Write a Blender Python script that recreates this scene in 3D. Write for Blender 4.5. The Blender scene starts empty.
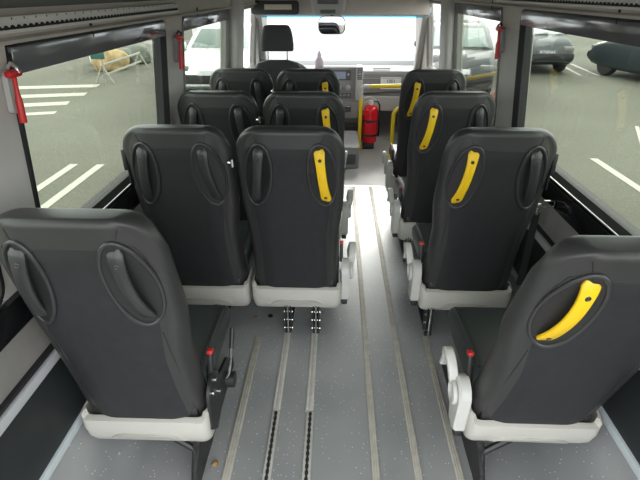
import bpy, bmesh, math, random
from mathutils import Vector, Matrix
random.seed(7)
V = Vector
PI = math.pi
C = bpy.context.scene.collection
SC = bpy.context.scene

# ------------------------------------------------------------------ materials
def nd(nt, t, **kw):
    n = nt.nodes.new(t)
    for k, v in kw.items(): setattr(n, k, v)
    return n
def mat(name, col, rough=.5, metal=0., spec=.5, noise=None, bump=None, coat=0.):
    """noise=(scale, amount) colour variation, bump=(scale, strength)"""
    m = bpy.data.materials.new(name); m.use_nodes = True
    nt = m.node_tree; b = nt.nodes['Principled BSDF']
    b.inputs['Base Color'].default_value = (*col, 1)
    b.inputs['Roughness'].default_value = rough
    b.inputs['Metallic'].default_value = metal
    b.inputs['Specular IOR Level'].default_value = spec
    b.inputs['Coat Weight'].default_value = coat
    tc = nd(nt, 'ShaderNodeTexCoord')
    if noise:
        n = nd(nt, 'ShaderNodeTexNoise'); n.inputs['Scale'].default_value = noise[0]; n.inputs['Detail'].default_value = 6
        nt.links.new(tc.outputs['Object'], n.inputs['Vector'])
        r = nd(nt, 'ShaderNodeMapRange')
        r.inputs['From Min'].default_value = .3; r.inputs['From Max'].default_value = .7
        r.inputs['To Min'].default_value = 1 - noise[1]; r.inputs['To Max'].default_value = 1 + noise[1]
        nt.links.new(n.outputs['Fac'], r.inputs['Value'])
        x = nd(nt, 'ShaderNodeVectorMath', operation='SCALE'); x.inputs[0].default_value = col
        nt.links.new(r.outputs[0], x.inputs['Scale']); nt.links.new(x.outputs[0], b.inputs['Base Color'])
    if bump:
        n = nd(nt, 'ShaderNodeTexNoise'); n.inputs['Scale'].default_value = bump[0]; n.inputs['Detail'].default_value = 3
        nt.links.new(tc.outputs['Object'], n.inputs['Vector'])
        bp = nd(nt, 'ShaderNodeBump'); bp.inputs['Strength'].default_value = bump[1]; bp.inputs['Distance'].default_value = .002
        nt.links.new(n.outputs['Fac'], bp.inputs['Height']); nt.links.new(bp.outputs[0], b.inputs['Normal'])
    return m
def glass(name, tint, refl=1.):
    m = bpy.data.materials.new(name); m.use_nodes = True
    nt = m.node_tree; nt.nodes.clear()
    out = nd(nt, 'ShaderNodeOutputMaterial'); mix = nd(nt, 'ShaderNodeMixShader')
    tr = nd(nt, 'ShaderNodeBsdfTransparent'); tr.inputs[0].default_value = (*tint, 1)
    gl = nd(nt, 'ShaderNodeBsdfGlossy'); gl.inputs['Roughness'].default_value = 0.; gl.inputs[0].default_value = (1, 1, 1, 1)
    lw = nd(nt, 'ShaderNodeLayerWeight'); lw.inputs['Blend'].default_value = .5
    p = nd(nt, 'ShaderNodeMath', operation='POWER'); p.inputs[1].default_value = 5
    ma = nd(nt, 'ShaderNodeMath', operation='MULTIPLY_ADD'); ma.inputs[1].default_value = .9 * refl; ma.inputs[2].default_value = .045 * refl
    nt.links.new(lw.outputs['Facing'], p.inputs[0]); nt.links.new(p.outputs[0], ma.inputs[0])
    nt.links.new(ma.outputs[0], mix.inputs[0]); nt.links.new(tr.outputs[0], mix.inputs[1]); nt.links.new(gl.outputs[0], mix.inputs[2])
    nt.links.new(mix.outputs[0], out.inputs[0])
    return m
def floor_mat():
    m = mat('speckled_vinyl', (.27, .285, .29), .43, spec=1.)
    m.node_tree.nodes['Principled BSDF'].inputs['IOR'].default_value = 1.7
    nt = m.node_tree; b = nt.nodes['Principled BSDF']; tc = nd(nt, 'ShaderNodeTexCoord')
    v = nd(nt, 'ShaderNodeTexVoronoi'); v.inputs['Scale'].default_value = 72
    nt.links.new(tc.outputs['Object'], v.inputs['Vector'])
    lt = nd(nt, 'ShaderNodeMath', operation='LESS_THAN'); lt.inputs[1].default_value = .15
    nt.links.new(v.outputs['Distance'], lt.inputs[0])
    rr = nd(nt, 'ShaderNodeSeparateColor'); nt.links.new(v.outputs['Color'], rr.inputs[0])
    g = nd(nt, 'ShaderNodeMath', operation='GREATER_THAN'); g.inputs[1].default_value = .5
    nt.links.new(rr.outputs[0], g.inputs[0])
    mu = nd(nt, 'ShaderNodeMath', operation='MULTIPLY'); nt.links.new(lt.outputs[0], mu.inputs[0]); nt.links.new(g.outputs[0], mu.inputs[1])
    n = nd(nt, 'ShaderNodeTexNoise'); n.inputs['Scale'].default_value = 3.; n.inputs['Detail'].default_value = 8
    nt.links.new(tc.outputs['Object'], n.inputs['Vector'])
    cr = nd(nt, 'ShaderNodeValToRGB')
    cr.color_ramp.elements[0].position = .3; cr.color_ramp.elements[0].color = (.225, .24, .245, 1)
    cr.color_ramp.elements[1].position = .7; cr.color_ramp.elements[1].color = (.30, .31, .31, 1)
    nt.links.new(n.outputs['Fac'], cr.inputs[0])
    mx = nd(nt, 'ShaderNodeMix', data_type='RGBA'); mx.inputs[7].default_value = (.75, .76, .75, 1)
    nt.links.new(mu.outputs[0], mx.inputs[0]); nt.links.new(cr.outputs[0], mx.inputs[6])
    nt.links.new(mx.outputs[2], b.inputs['Base Color'])
    return m
def asphalt_mat():
    m = mat('asphalt', (.25, .25, .2), .9, spec=.2)
    nt = m.node_tree; b = nt.nodes['Principled BSDF']; tc = nd(nt, 'ShaderNodeTexCoord')
    n1 = nd(nt, 'ShaderNodeTexNoise'); n1.inputs['Scale'].default_value = .35; n1.inputs['Detail'].default_value = 5
    n2 = nd(nt, 'ShaderNodeTexNoise'); n2.inputs['Scale'].default_value = 28; n2.inputs['Detail'].default_value = 4
    for n in (n1, n2): nt.links.new(tc.outputs['Object'], n.inputs['Vector'])
    ad = nd(nt, 'ShaderNodeMath', operation='ADD'); nt.links.new(n1.outputs[0], ad.inputs[0]); nt.links.new(n2.outputs[0], ad.inputs[1])
    cr = nd(nt, 'ShaderNodeValToRGB')
    cr.color_ramp.elements[0].position = .35; cr.color_ramp.elements[0].color = (.078, .078, .062, 1)
    cr.color_ramp.elements[1].position = .65; cr.color_ramp.elements[1].color = (.125, .125, .101, 1)
    ha = nd(nt, 'ShaderNodeMath', operation='MULTIPLY'); ha.inputs[1].default_value = .5
    nt.links.new(ad.outputs[0], ha.inputs[0]); nt.links.new(ha.outputs[0], cr.inputs[0]); nt.links.new(cr.outputs[0], b.inputs['Base Color'])
    return m

M = dict(
    leather=mat('black_leather', (.036, .036, .0355), .40, spec=.45, bump=(260, .12)),
    fabric=mat('dark_back_cloth', (.025, .0255, .027), .60, spec=.3, noise=(30, .12), bump=(500, .2)),
    seam=mat('seam_thread', (.018, .018, .018), .6),
    cushion=mat('green_black_leather', (.035, .043, .042), .4, bump=(240, .1)),
    bezel=mat('black_moulded_plastic', (.034, .034, .035), .34, bump=(300, .08)),
    liner=mat('black_liner_plastic', (.016, .016, .017), .45),
    yellow=mat('yellow_plastic', (.86, .55, .012), .42, noise=(14, .05)),
    yellowp=mat('yellow_paint', (.85, .62, .02), .35),
    bolt=mat('dark_bolt', (.06, .06, .06), .4, .6),
    shell=mat('warm_grey_plastic', (.51, .50, .455), .45, noise=(5, .03)),
    hinge=mat('light_grey_plastic', (.55, .55, .52), .42),
    black=mat('black_steel', (.016, .016, .017), .45),
    blackg=mat('gloss_black_trim', (.008, .008, .009), .12),
    gband=mat('glossy_grey_band', (.22, .22, .23), .12, .4),
    rubber=mat('black_rubber', (.012, .012, .012), .6),
    chrome=mat('bright_steel', (.75, .75, .75), .22, 1.),
    alu=mat('brushed_aluminium', (.66, .67, .67), .35, 1., noise=(40, .08)),
    palealu=mat('pale_rail_metal', (.80, .77, .72), .4, .0),
    trackl=mat('light_track_metal', (.60, .60, .57), .45, .25, noise=(30, .1)),
    track=mat('dull_track_aluminium', (.52, .50, .44), .55, .35, noise=(25, .12)),
    vinylstrip=mat('pale_green_cove_strip', (.47, .52, .53), .4, noise=(12, .06)),
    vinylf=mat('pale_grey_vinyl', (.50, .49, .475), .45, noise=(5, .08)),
    hole=mat('track_hole_dark', (.02, .02, .02), .7),
    red=mat('red_plastic', (.62, .02, .02), .35),
    redpaint=mat('red_gloss_enamel', (.78, .012, .025), .22, coat=.4),
    wall=mat('grey_wall_trim', (.60, .555, .50), .6, noise=(8, .04), bump=(200, .1)),
    wallg=mat('grey_pillar_trim', (.52, .50, .47), .6, noise=(8, .04)),
    lowp=mat('grey_lower_panel', (.23, .22, .205), .65, noise=(20, .05)),
    blackp=mat('dark_side_panel', (.014, .017, .017), .5, noise=(4, .2)),
    band=mat('grey_band_trim', (.40, .41, .42), .5),
    ceil=mat('ceiling_headliner', (.36, .35, .32), .9, bump=(400, .2)),
    rack=mat('charcoal_rack', (.035, .037, .036), .6),
    dash=mat('grey_dashboard', (.27, .265, .27), .6, bump=(300, .1)),
    dashd=mat('dark_dashboard', (.10, .10, .105), .55),
    dashl=mat('light_dashboard_trim', (.52, .51, .50), .5),
    screen=mat('blue_grey_screen', (.30, .36, .46), .15),
    paper=mat('white_paper', (.86, .86, .86), .8),
    ink=mat('black_ink', (.05, .05, .05), .8),
    white=mat('white_plastic', (.8, .8, .8), .4),
    lilac=mat('lilac_plastic', (.62, .54, .62), .35),
    head=mat('charcoal_cloth', (.055, .055, .058), .8, bump=(400, .3)),
    mirror=mat('mirror_glass', (.85, .85, .87), .03, 1.),
    lens=mat('grey_lamp_lens', (.16, .155, .15), .3),
    label=mat('beige_label', (.62, .56, .46), .7),
    glass=glass('tinted_glass', (.87, .91, .855)),
    clear=glass('windscreen_glass', (.97, .98, .97), .6),
    sunband=glass('blue_sun_band', (.30, .68, .86), .6),
    floor=floor_mat(), asphalt=asphalt_mat(),
    line=mat('road_paint', (.32, .315, .27), .8, noise=(10, .12)),
    whiteout=mat('whiteout_white', (.9, .9, .89), .9, noise=(3, .02)),  # near-white so the added wall ahead blows out
    bldglass=mat('dark_window_glass', (.2, .22, .24), .1),
    carw=mat('white_car_paint', (.82, .83, .82), .2, coat=.5),
    card=mat('dark_car_paint', (.022, .030, .033), .4, spec=.3, coat=.12),
    carg=mat('grey_car_paint', (.16, .17, .17), .25, coat=.6),
    carglass=mat('car_window_glass', (.12, .17, .15), .06),
    tyre=mat('tyre_rubber', (.02, .02, .02), .85),
    rim=mat('alloy_rim', (.45, .45, .45), .3, .9),
    plate=mat('number_plate', (.75, .77, .78), .5),
    lamp=mat('red_tail_lamp', (.35, .03, .03), .15),
    sign=mat('dark_green_sign', (.02, .09, .075), .5),
    rock=mat('tan_rubble', (.36, .26, .13), .9, noise=(4, .35), bump=(12, .6)),
    rockd=mat('dark_rubble', (.10, .115, .09), .9, noise=(5, .3), bump=(12, .6)),
    sack=mat('white_sack_cloth', (.72, .72, .74), .8, noise=(6, .1), bump=(9, .6)),
    leaf=mat('dry_leaf', (.32, .19, .08), .8),
)

# ------------------------------------------------------------------ mesh helper
class MB:
    def __init__(self): self.bm = bmesh.new(); self.mats = []
    def mi(self, m):
        if m not in self.mats: self.mats.append(m)
        return self.mats.index(m)
    def _faces(self, fs, m):
        if m is not None:
            i = self.mi(m)
            for f in fs: f.material_index = i
    def box(self, c, s, m=None, bev=0., rot=None, seg=2):
        r = bmesh.ops.create_cube(self.bm, size=1.)
        vs = r['verts']
        for v in vs: v.co = V((v.co.x * s[0], v.co.y * s[1], v.co.z * s[2]))
        if bev > 0:
            es = list({e for v in vs for e in v.link_edges})
            rb = bmesh.ops.bevel(self.bm, geom=es, offset=min(bev, min(s) * .49), segments=seg, affect='EDGES', profile=.5)
            vs = list({v for f in rb['faces'] for v in f.verts} | {v for v in vs if v.is_valid})
            seen = set(vs); st = list(vs)
            while st:
                v = st.pop()
                for e in v.link_edges:
                    o = e.other_vert(v)
                    if o not in seen: seen.add(o); st.append(o)
            vs = list(seen)
        mt = Matrix.Translation(V(c)) @ (rot.to_4x4() if rot is not None else Matrix())
        for v in vs: v.co = mt @ v.co
        self._faces({f for v in vs for f in v.link_faces}, m)
        return vs
    def loft(self, loops, m=None, cap=True, closed=True, wrap=False):
        bv = [[self.bm.verts.new(V(p)) for p in L] for L in loops]
        n = len(loops[0]); fs = []
        K = len(bv)
        for i in range(K if wrap else K - 1):
            a, b = bv[i], bv[(i + 1) % K]
            for j in range(n if closed else n - 1):
                k = (j + 1) % n
                fs.append(self.bm.faces.new((a[j], a[k], b[k], b[j])))
        if cap and not wrap:
            fs.append(self.bm.faces.new(bv[0][::-1])); fs.append(self.bm.faces.new(bv[-1]))
        self._faces(fs, m)
        return bv
    def tube(self, path, r, m=None, n=8, closed=False, flat=None):
        """sweep; r scalar or list; flat=(a,b) elliptical factors using the up hint"""
        P = [V(p) for p in path]; K = len(P); loops = []
        prev = None
        for i in range(K):
            if closed: t = P[(i + 1) % K] - P[i - 1]
            else: t = P[min(i + 1, K - 1)] - P[max(i - 1, 0)]
            t.normalize()
            if prev is None:
                h = V((0, 0, 1)) if abs(t.z) < .9 else V((1, 0, 0))
                u = (h - t * h.dot(t)).normalized()
            else: u = (prev - t * prev.dot(t)).normalized()
            prev = u; w = t.cross(u)
            rr = r[i] if isinstance(r, (list, tuple)) else r
            loops.append([P[i] + (u * math.cos(2 * PI * k / n) + w * math.sin(2 * PI * k / n)) * rr for k in range(n)])
        self.loft(loops, m, cap=not closed, wrap=closed)
    def lathe(self, prof, m=None, n=24, mtx=None, cap=True):
        """prof: (radius, height) along local z"""
        loops = []
        for r, h in prof:
            L = [V((r * math.cos(2 * PI * k / n), r * math.sin(2 * PI * k / n), h)) for k in range(n)]
            loops.append([mtx @ p for p in L] if mtx is not None else L)
        self.loft(loops, m, cap=cap)
    def prism(self, poly, d, m=None, mtx=None):
        """poly: 2d points (x,y) extruded along z by d, then mtx"""
        f = mtx or Matrix()
        self.loft([[f @ V((x, y, 0)) for x, y in poly], [f @ V((x, y, d)) for x, y in poly]], m)
    def mesh(self, name, m=None, smooth=35):
        bmesh.ops.recalc_face_normals(self.bm, faces=self.bm.faces[:])
        me = bpy.data.meshes.new(name); self.bm.to_mesh(me); self.bm.free()
        for x in ([M[m]] if m else [M[k] for k in self.mats]): me.materials.append(x)
        if smooth:
            for p in me.polygons: p.use_smooth = True
            me.set_sharp_from_angle(angle=math.radians(smooth))
        return me
    def obj(self, name, m=None, parent=None, smooth=35):
        return link(name, self.mesh(name, m, smooth), parent)
def link(name, data, parent=None):
    o = bpy.data.objects.new(name, data); C.objects.link(o)
    if parent is not None: o.parent = parent
    return o
def tag(o, label, cat, group=None):
    o['label'] = label; o['category'] = cat
    if group: o['group'] = group
    return o
def thing(name, label, cat, loc=(0, 0, 0), rz=0., group=None):
    o = link(name, None); o.location = loc; o.rotation_euler = (0, 0, rz)
    return tag(o, label, cat, group)
def struct(o): o['kind'] = 'structure'; return o
def text(name, s, size, m, mtx, parent, depth=.0008):
    cu = bpy.data.curves.new(name, 'FONT'); cu.body = s; cu.size = size; cu.extrude = depth
    cu.align_x = 'CENTER'; cu.align_y = 'CENTER'; cu.materials.append(M[m])
    tmp = bpy.data.objects.new(name, cu); C.objects.link(tmp)
    me = bpy.data.meshes.new_from_object(tmp.evaluated_get(bpy.context.evaluated_depsgraph_get()))
    bpy.data.objects.remove(tmp)
    if not me.materials: me.materials.append(M[m])
    o = link(name, me, parent); o.matrix_local = mtx; return o
RX, RY, RZ = (lambda a: Matrix.Rotation(a, 4, 'X')), (lambda a: Matrix.Rotation(a, 4, 'Y')), (lambda a: Matrix.Rotation(a, 4, 'Z'))
T = lambda x, y, z: Matrix.Translation(V((x, y, z)))
def lerp(a, b, t): return a + (b - a) * t
def interp(tab, x):
    if x <= tab[0][0]: return tab[0][1]
    for (a, p), (b, q) in zip(tab, tab[1:]):
        if x <= b: return lerp(p, q, (x - a) / (b - a))
    return tab[-1][1]
def sstep(a, b, x):
    t = max(0., min(1., (x - a) / (b - a))); return t * t * (3 - 2 * t)
def arcpts(c, r, a0, a1, n): return [(c[0] + r * math.cos(lerp(a0, a1, i / n)), c[1] + r * math.sin(lerp(a0, a1, i / n))) for i in range(n + 1)]
def rrect(w, h, r, n=6):
    P = []
    for cx, cy, a in ((w / 2 - r, h / 2 - r, 0), (-w / 2 + r, h / 2 - r, PI / 2), (-w / 2 + r, -h / 2 + r, PI), (w / 2 - r, -h / 2 + r, 1.5 * PI)):
        P += arcpts((cx, cy), r, a, a + PI / 2, n)
    return P

# ------------------------------------------------------------------ camera
f, vp = 470., (338., -9.)
d = V(((vp[0] - 320) / f, (240 - vp[1]) / f, 1.)).normalized()
yaw = math.asin(d.x); pit = math.atan2(d.y, d.z)
Rv = V((math.cos(yaw), math.sin(yaw), 0)); Fv = V((-math.sin(yaw) * math.cos(pit), math.cos(yaw) * math.cos(pit), -math.sin(pit))); Uv = Rv.cross(Fv)
cam = bpy.data.cameras.new('camera'); cam.sensor_width = 36; cam.lens = f / 640 * 36; cam.clip_start = .02
co = link('camera', cam)
mw = Matrix((Rv, Uv, -Fv)).transposed().to_4x4(); mw.translation = V((0, 0, 1.5)); co.matrix_world = mw
SC.camera = co

# ------------------------------------------------------------------ light
w = bpy.data.worlds.new('overcast_sky'); SC.world = w; w.use_nodes = True
wn = w.node_tree; bg = wn.nodes['Background']
tcw = nd(wn, 'ShaderNodeTexCoord'); sx = nd(wn, 'ShaderNodeSeparateXYZ'); wn.links.new(tcw.outputs['Generated'], sx.inputs[0])
rw = nd(wn, 'ShaderNodeValToRGB'); wn.links.new(sx.outputs[2], rw.inputs[0])
rw.color_ramp.elements[0].color = (.92, .95, 1., 1); rw.color_ramp.elements[1].color = (1., .99, .97, 1)
wn.links.new(rw.outputs[0], bg.inputs[0]); bg.inputs[1].default_value = 4.0
sl = bpy.data.lights.new('hazy_sun', 'SUN'); sl.energy = 3.6; sl.angle = math.radians(20); sl.color = (1., .97, .92)
so = link('hazy_sun', sl); el, az = math.radians(25), math.radians(4)
so.rotation_euler = V((-math.sin(az) * math.cos(el), -math.cos(az) * math.cos(el), -math.sin(el))).to_track_quat('-Z', 'Y').to_euler()
SC.view_settings.view_transform = 'Standard'; SC.view_settings.look = 'None'; SC.view_settings.gamma = 1.; SC.view_settings.exposure = 0.
SC.view_settings.use_curve_mapping = False
try:
    SC.cycles.max_bounces = 12; SC.cycles.diffuse_bounces = 6; SC.cycles.transparent_max_bounces = 16; SC.cycles.use_denoising = True
    SC.cycles.sample_clamp_indirect = 6.
except Exception: pass

# ================================================================== SETTING
CX = .04                                    # centre line of the vehicle
YR, YF = .02, 5.95                          # rear opening, firewall
PROF = [(.905, .0), (.90, .21), (.90, .53), (.898, .70), (.892, .79), (.84, 1.335), (.832, 1.385), (.825, 1.425), (.80, 1.52), (.74, 1.64), (.62, 1.74)]
def wx(z): return interp([(b, a) for a, b in PROF], z)
WZ0 = .79
WZ = {'left': 1.385, 'right': 1.425}
WIN = {'left': [(.12, .98), (1.18, 2.34), (2.62, 3.78), (4.14, 5.15)], 'right': [(.12, 1.0), (1.20, 2.48), (2.78, 3.90), (4.20, 5.15)]}
RAILZ = {'left': 1.430, 'right': 1.470}
def wall(side):
    s = -1 if side == 'left' else 1
    WZ1 = WZ[side]
    mb = MB(); ys = sorted({YR, YF} | {y for a in WIN[side] for y in a})
    pr = PROF; grid = {}
    def vert(i, j):
        if (i, j) not in grid: grid[i, j] = mb.bm.verts.new((CX + s * pr[j][0], ys[i], pr[j][1]))
        return grid[i, j]
    for i in range(len(ys) - 1):
        for j in range(len(pr) - 1):
            hole = pr[j][1] >= WZ0 - 1e-6 and pr[j + 1][1] <= WZ1 + 1e-6 and any(a <= ys[i] + 1e-6 and ys[i + 1] <= b + 1e-6 for a, b in WIN[side])
            if hole: continue
            q = [vert(i, j), vert(i + 1, j), vert(i + 1, j + 1), vert(i, j + 1)]
            fc = mb.bm.faces.new(q)
            fc.material_index = mb.mi('lowp') if pr[j + 1][1] <= .75 else (mb.mi('wallg') if pr[j + 1][1] <= 1.34 else mb.mi('wall'))
    bm = mb.bm
    r = bmesh.ops.extrude_face_region(bm, geom=bm.faces[:])
    for v in [g for g in r['geom'] if isinstance(g, bmesh.types.BMVert)]: v.co.x += s * .06
    o = struct(mb.obj('wall_' + side))
    zr = RAILZ[side]
    m2 = MB()
    for y in ((1.62, 2.9) if side == 'left' else (1.62, 2.95)):
        m2.box((CX + s * (wx(zr - .035) - .002), y, zr - .035), (.012, .008, .05), bev=.002)
    m2.obj('panel_joint', 'rubber', o)
    # ledge along the header
    m3 = MB(); L = []
    for y in (YR + .02, 5.0):
        L.append([V((CX + s * (wx(z) - dx), y, z)) for z, dx in ((WZ1 + .003, -.01), (WZ1 + .003, .016), (WZ1 + .012, .022), (zr - .03, .016), (zr - .026, -.01))])
    m3.loft(L); m3.obj('header_moulding', 'wall', o)
    # dark lower panel, band, cove strip
    m4 = MB(); m4.box((CX + s * .897, 2.6, .365), (.014, 4.6, .27), bev=.004); struct(m4.obj('dark_lower_panel', 'blackp', o))
    m5 = MB(); m5.box((CX + s * .893, 2.6, .512), (.024, 4.6, .036), bev=.006); m5.obj('band_trim', 'band', o)
    m5 = MB(); m5.box((CX + s * .893, 2.6, .545), (.02, 4.6, .012), bev=.004); m5.obj('black_bead', 'rubber', o)
    m6 = MB(); m6.box((CX + s * .890, 2.6, .222), (.02, 4.6, .034), bev=.006); m6.obj('cove_strip', 'vinylstrip', o)
    # sill ledge
    m7 = MB(); L = []
    for y in (YR + .02, 3.95):
        L.append([V((CX + s * p, y, z)) for p, z in ((.905, .786), (.872, .786), (.866, .772), (.882, .69), (.905, .69))])
    m7.loft(L); m7.obj('sill_trim', 'blackg', o)
    return o
wall_l, wall_r = wall('left'), wall('right')

def window(n, side, y0, y1, dark=False, fm='rubber', gm='glass'):
    s = -1 if side == 'left' else 1
    WZ1 = WZ[side]
    a0, a1 = wx(WZ0), wx(WZ1); H = math.hypot(a0 - a1, WZ1 - WZ0)
    root = struct(link('window_%d' % n, None)); root.location = (CX + s * (a0 + a1) / 2, (y0 + y1) / 2, (WZ0 + WZ1) / 2)
    # local frame: X along Y, Y up the tilted wall, Z outward
    up = V((-s * (a0 - a1), 0, WZ1 - WZ0)).normalized(); al = V((0, 1, 0)) * s; ou = al.cross(up)
    mt = Matrix((al, up, ou)).transposed().to_4x4()
    W = y1 - y0
    fr = MB()
    loops = []
    for dw, z in ((.004, .0), (.004, -.006), (-.008, -.006), (-.028, .012), (-.028, .05), (.004, .05)):
        loops.append([mt @ V((x, y, z + .0)) for x, y in rrect(W + 2 * dw, H + 2 * dw, max(.012, .055 + dw))])
    fr.loft(loops, wrap=True); fr.obj('window_surround', fm, root)
    gl = MB()
    P = rrect(W - .05, H - .05, .03)
    gl.loft([[mt @ V((x, y, .022)) for x, y in P], [mt @ V((x, y, .027)) for x, y in P]]); gl.obj('glass_pane', gm, root, smooth=30)
    if not dark:
        bd = MB(); vs = bd.box((0, 0, 0), (W - .02, .064, .012), bev=.003)
        for v in vs: v.co = mt @ (v.co + V((0, H / 2 - .036, -.003)))
        bd.obj('glossy_top_band', 'gband', root)
        ch = MB(); vs = ch.box((0, 0, 0), (W - .06, .006, .006), bev=.002)
        for v in vs: v.co = mt @ (v.co + V((0, -H / 2 + .006, -.008)))
        ch.obj('chrome_strip', 'alu', root)
    return root
k = 1
for sd in ('left', 'right'):
    for i, (a, b) in enumerate(WIN[sd]):
        window(k, sd, a, b, i in (0, 3), 'rubber' if i < 2 else 'lowp', 'clear' if i == 3 else 'glass'); k += 1

# floor with coved edges
fl = MB(); L = []
pts = [(-.90, .212), (-.875, .205), (-.80, .05), (-.765, .012), (-.72, .0)]
sec = [(CX + x, z) for x, z in pts] + [(CX - x, z) for x, z in pts[::-1]] + [(CX + .90, -.05), (CX - .90, -.05)]
for y in (YR, 3.835): L.append([V((x, y, z)) for x, z in sec])
fl.loft(L); struct(fl.obj('floor', 'floor', smooth=50))
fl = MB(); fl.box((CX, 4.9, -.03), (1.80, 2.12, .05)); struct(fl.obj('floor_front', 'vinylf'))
tr = MB(); tr.box((CX, 3.837, -.002), (1.5, .022, .012), bev=.003); struct(tr.obj('trim_1', 'alu'))
# ceiling
ce = MB(); ce.loft([[V((CX + x, y, z)) for x, z in ((-.64, 1.735), (-.4, 1.765), (0, 1.775), (.4, 1.765), (.64, 1.735), (.64, 1.80), (-.64, 1.80))] for y in (.10, YF)])
struct(ce.obj('ceiling', 'ceil'))
# firewall
fw = MB(); fw.box((CX, YF + .02, .32), (1.80, .05, .66)); struct(fw.obj('wall_front', 'dash'))
# windscreen header, A and B pillars
hd = MB()
hd.loft([[V((CX + x * k_, y, z)) for y, z in ((5.02, 1.335), (5.02, 1.30), (5.10, 1.285), (5.22, 1.30), (5.22, 1.60), (5.06, 1.60))] for x, k_ in ((-1, .86), (1, .84))])
struct(hd.obj('trim_2', 'wall'))
hp = MB(); hp.loft([[V((CX + x, y, z)) for y, z in ((4.86, 1.76), (4.90, 1.50), (5.10, 1.50), (5.10, 1.76))] for x in (-.72, .72)]); struct(hp.obj('trim_3', 'wall'))
def pillar(n, pa, pb, wa, wb, m, r=.012):
    mb = MB(); L = []
    for p, (sx_, sy_) in ((pa, wa), (pb, wb)):
        L.append([V(p) + V((x, y, 0)) for x, y in rrect(sx_, sy_, min(r, sx_ * .4, sy_ * .4), 4)])
    mb.loft(L); return struct(mb.obj('trim_%d' % n, m))
# B pillars (post beside the front seats) and A pillars
pillar(4, (CX - .868, 3.96, .70), (CX - .80, 3.96, 1.50), (.075, .28), (.075, .30), 'wallg', .03)
pillar(5, (CX + .868, 4.05, .70), (CX + .80, 4.05, 1.50), (.075, .26), (.075, .30), 'wallg', .03)
pillar(6, (CX - .86, 5.62, .72), (CX - .83, 5.12, 1.36), (.07, .12), (.07, .12), 'dashl', .02)
pillar(7, (CX + .86, 5.62, .72), (CX + .83, 5.12, 1.36), (.07, .12), (.07, .12), 'dashl', .02)
# windscreen
ws = struct(link('window_9', None)); ws.location = (CX, 5.5, 1.)
def wsq(x0, x1, t0, t1, off=0.):
    f_ = lambda x, t: V((x, lerp(5.78, 5.16, t) - 5.5 + off - .10 * (x / .85) ** 2 * .6, lerp(.70, 1.31, t) - 1.))
    n = 12
    L = [[f_(lerp(x0, x1, i / n), t0) for i in range(n + 1)] + [f_(lerp(x1, x0, i / n), t0) + V((0, .006, .004)) for i in range(n + 1)],
         [f_(lerp(x0, x1, i / n), t1) for i in range(n + 1)] + [f_(lerp(x1, x0, i / n), t1) + V((0, .006, .004)) for i in range(n + 1)]]
    mb = MB(); mb.loft(L); return mb
wsq(-.87, .87, 0, .93).obj('glass_pane', 'clear', ws)
wsq(-.87, .87, .93, 1.0).obj('sun_band', 'sunband', ws)

# ------------------------------------------------------------------ tracks
def ltrack(x, y0, y1, holes, name, lab, cat, group, m='track', width=.03):
    root = thing(name, lab, cat, (x, (y0 + y1) / 2, 0), 0, group)
    L = y1 - y0
    mb = MB()
    mb.box((0, 0, .003), (width, L, .006), bev=.001)
    for s in (-1, 1): mb.box((s * width * .31, 0, .007), (width * .2, L, .006), bev=.001)
    mb.obj('rail', m, root)
    st = MB()
    if holes:
        n = int(L / .025)
        for i in range(n):
            st.lathe([(.0085, .0062), (.0085, .0085)], n=12, mtx=T(0, -L / 2 + (i + .5) * L / n, 0))
        st.box((0, 0, .0068), (.008, L * .98, .002)); st.obj('slot_holes', 'hole', root)
    else:
        st.box((0, 0, .0072), (width * .3, L * .995, .004), bev=.001); st.obj('infill_strip', 'track', root)
    return root
TG = 'floor tracks in the aisle'
ltrack(-.362, 1.02, 1.80, False, 'floor_track', 'short floor track nearest the left single seat, running to the double seat', 'track', TG)
ltrack(-.222, 1.35, 2.02, False, 'floor_track', 'filled floor track under left leg of the left double seat', 'track', TG, 'trackl')
ltrack(-.088, 1.35, 2.02, False, 'floor_track', 'filled floor track under right leg of the left double seat', 'track', TG, 'trackl')
ltrack(-.222, .80, 1.345, True, 'perforated_track', 'left open floor track with keyhole slots, beside the left single seat', 'track', 'perforated tracks in the floor', 'trackl')
ltrack(-.084, .80, 1.345, True, 'perforated_track', 'right open floor track with keyhole slots, nearer the aisle middle', 'track', 'perforated tracks in the floor', 'trackl')
ltrack(.160, .80, 3.82, False, 'floor_track', 'long beige floor track, left of the pair down the aisle', 'track', TG, width=.026)
ltrack(.308, .80, 3.82, False, 'floor_track', 'long beige floor track, right of the pair down the aisle', 'track', TG, width=.026)
ltrack(.452, 1.02, 1.83, False, 'floor_track', 'floor track at the foot of the rear right seat', 'track', TG, width=.026)

def wall_rail(side, y0, y1, lab):
    s = -1 if side == 'left' else 1
    z = RAILZ[side]; x = CX + s * (wx(z) - .012)
    root = thing('cargo_rail', lab, 'rail', (x, (y0 + y1) / 2, z), 0, 'perforated rails above the windows')
    L = y1 - y0
    mb = MB(); mb.box((0, 0, 0), (.010, L, .036), bev=.001)
    for q in (-1, 1): mb.box((-s * .006, 0, q * .014), (.006, L, .008), bev=.001)
    mb.obj('rail', 'palealu', root)
    st = MB(); n = int(L / .025)
    mx = RY(-s * PI / 2)
    for i in range(n):
        st.lathe([(.0075, .0052), (.0075, .0082)], n=10, mtx=T(0, -L / 2 + (i + .5) * L / n, -.008) @ mx)
        if i % 2: st.lathe([(.0025, .0052), (.0025, .0095)], n=6, mtx=T(0, -L / 2 + (i + .5) * L / n, .013) @ mx)
    st.box((-s * .0055, 0, -.008), (.003, L * .99, .006))
    st.obj('slot_holes', 'hole', root)
    return root
wall_rail('left', .35, 2.48, 'pale perforated metal rail above the left windows')
wall_rail('right', .35, 2.80, 'pale perforated metal rail above the right windows')
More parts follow.
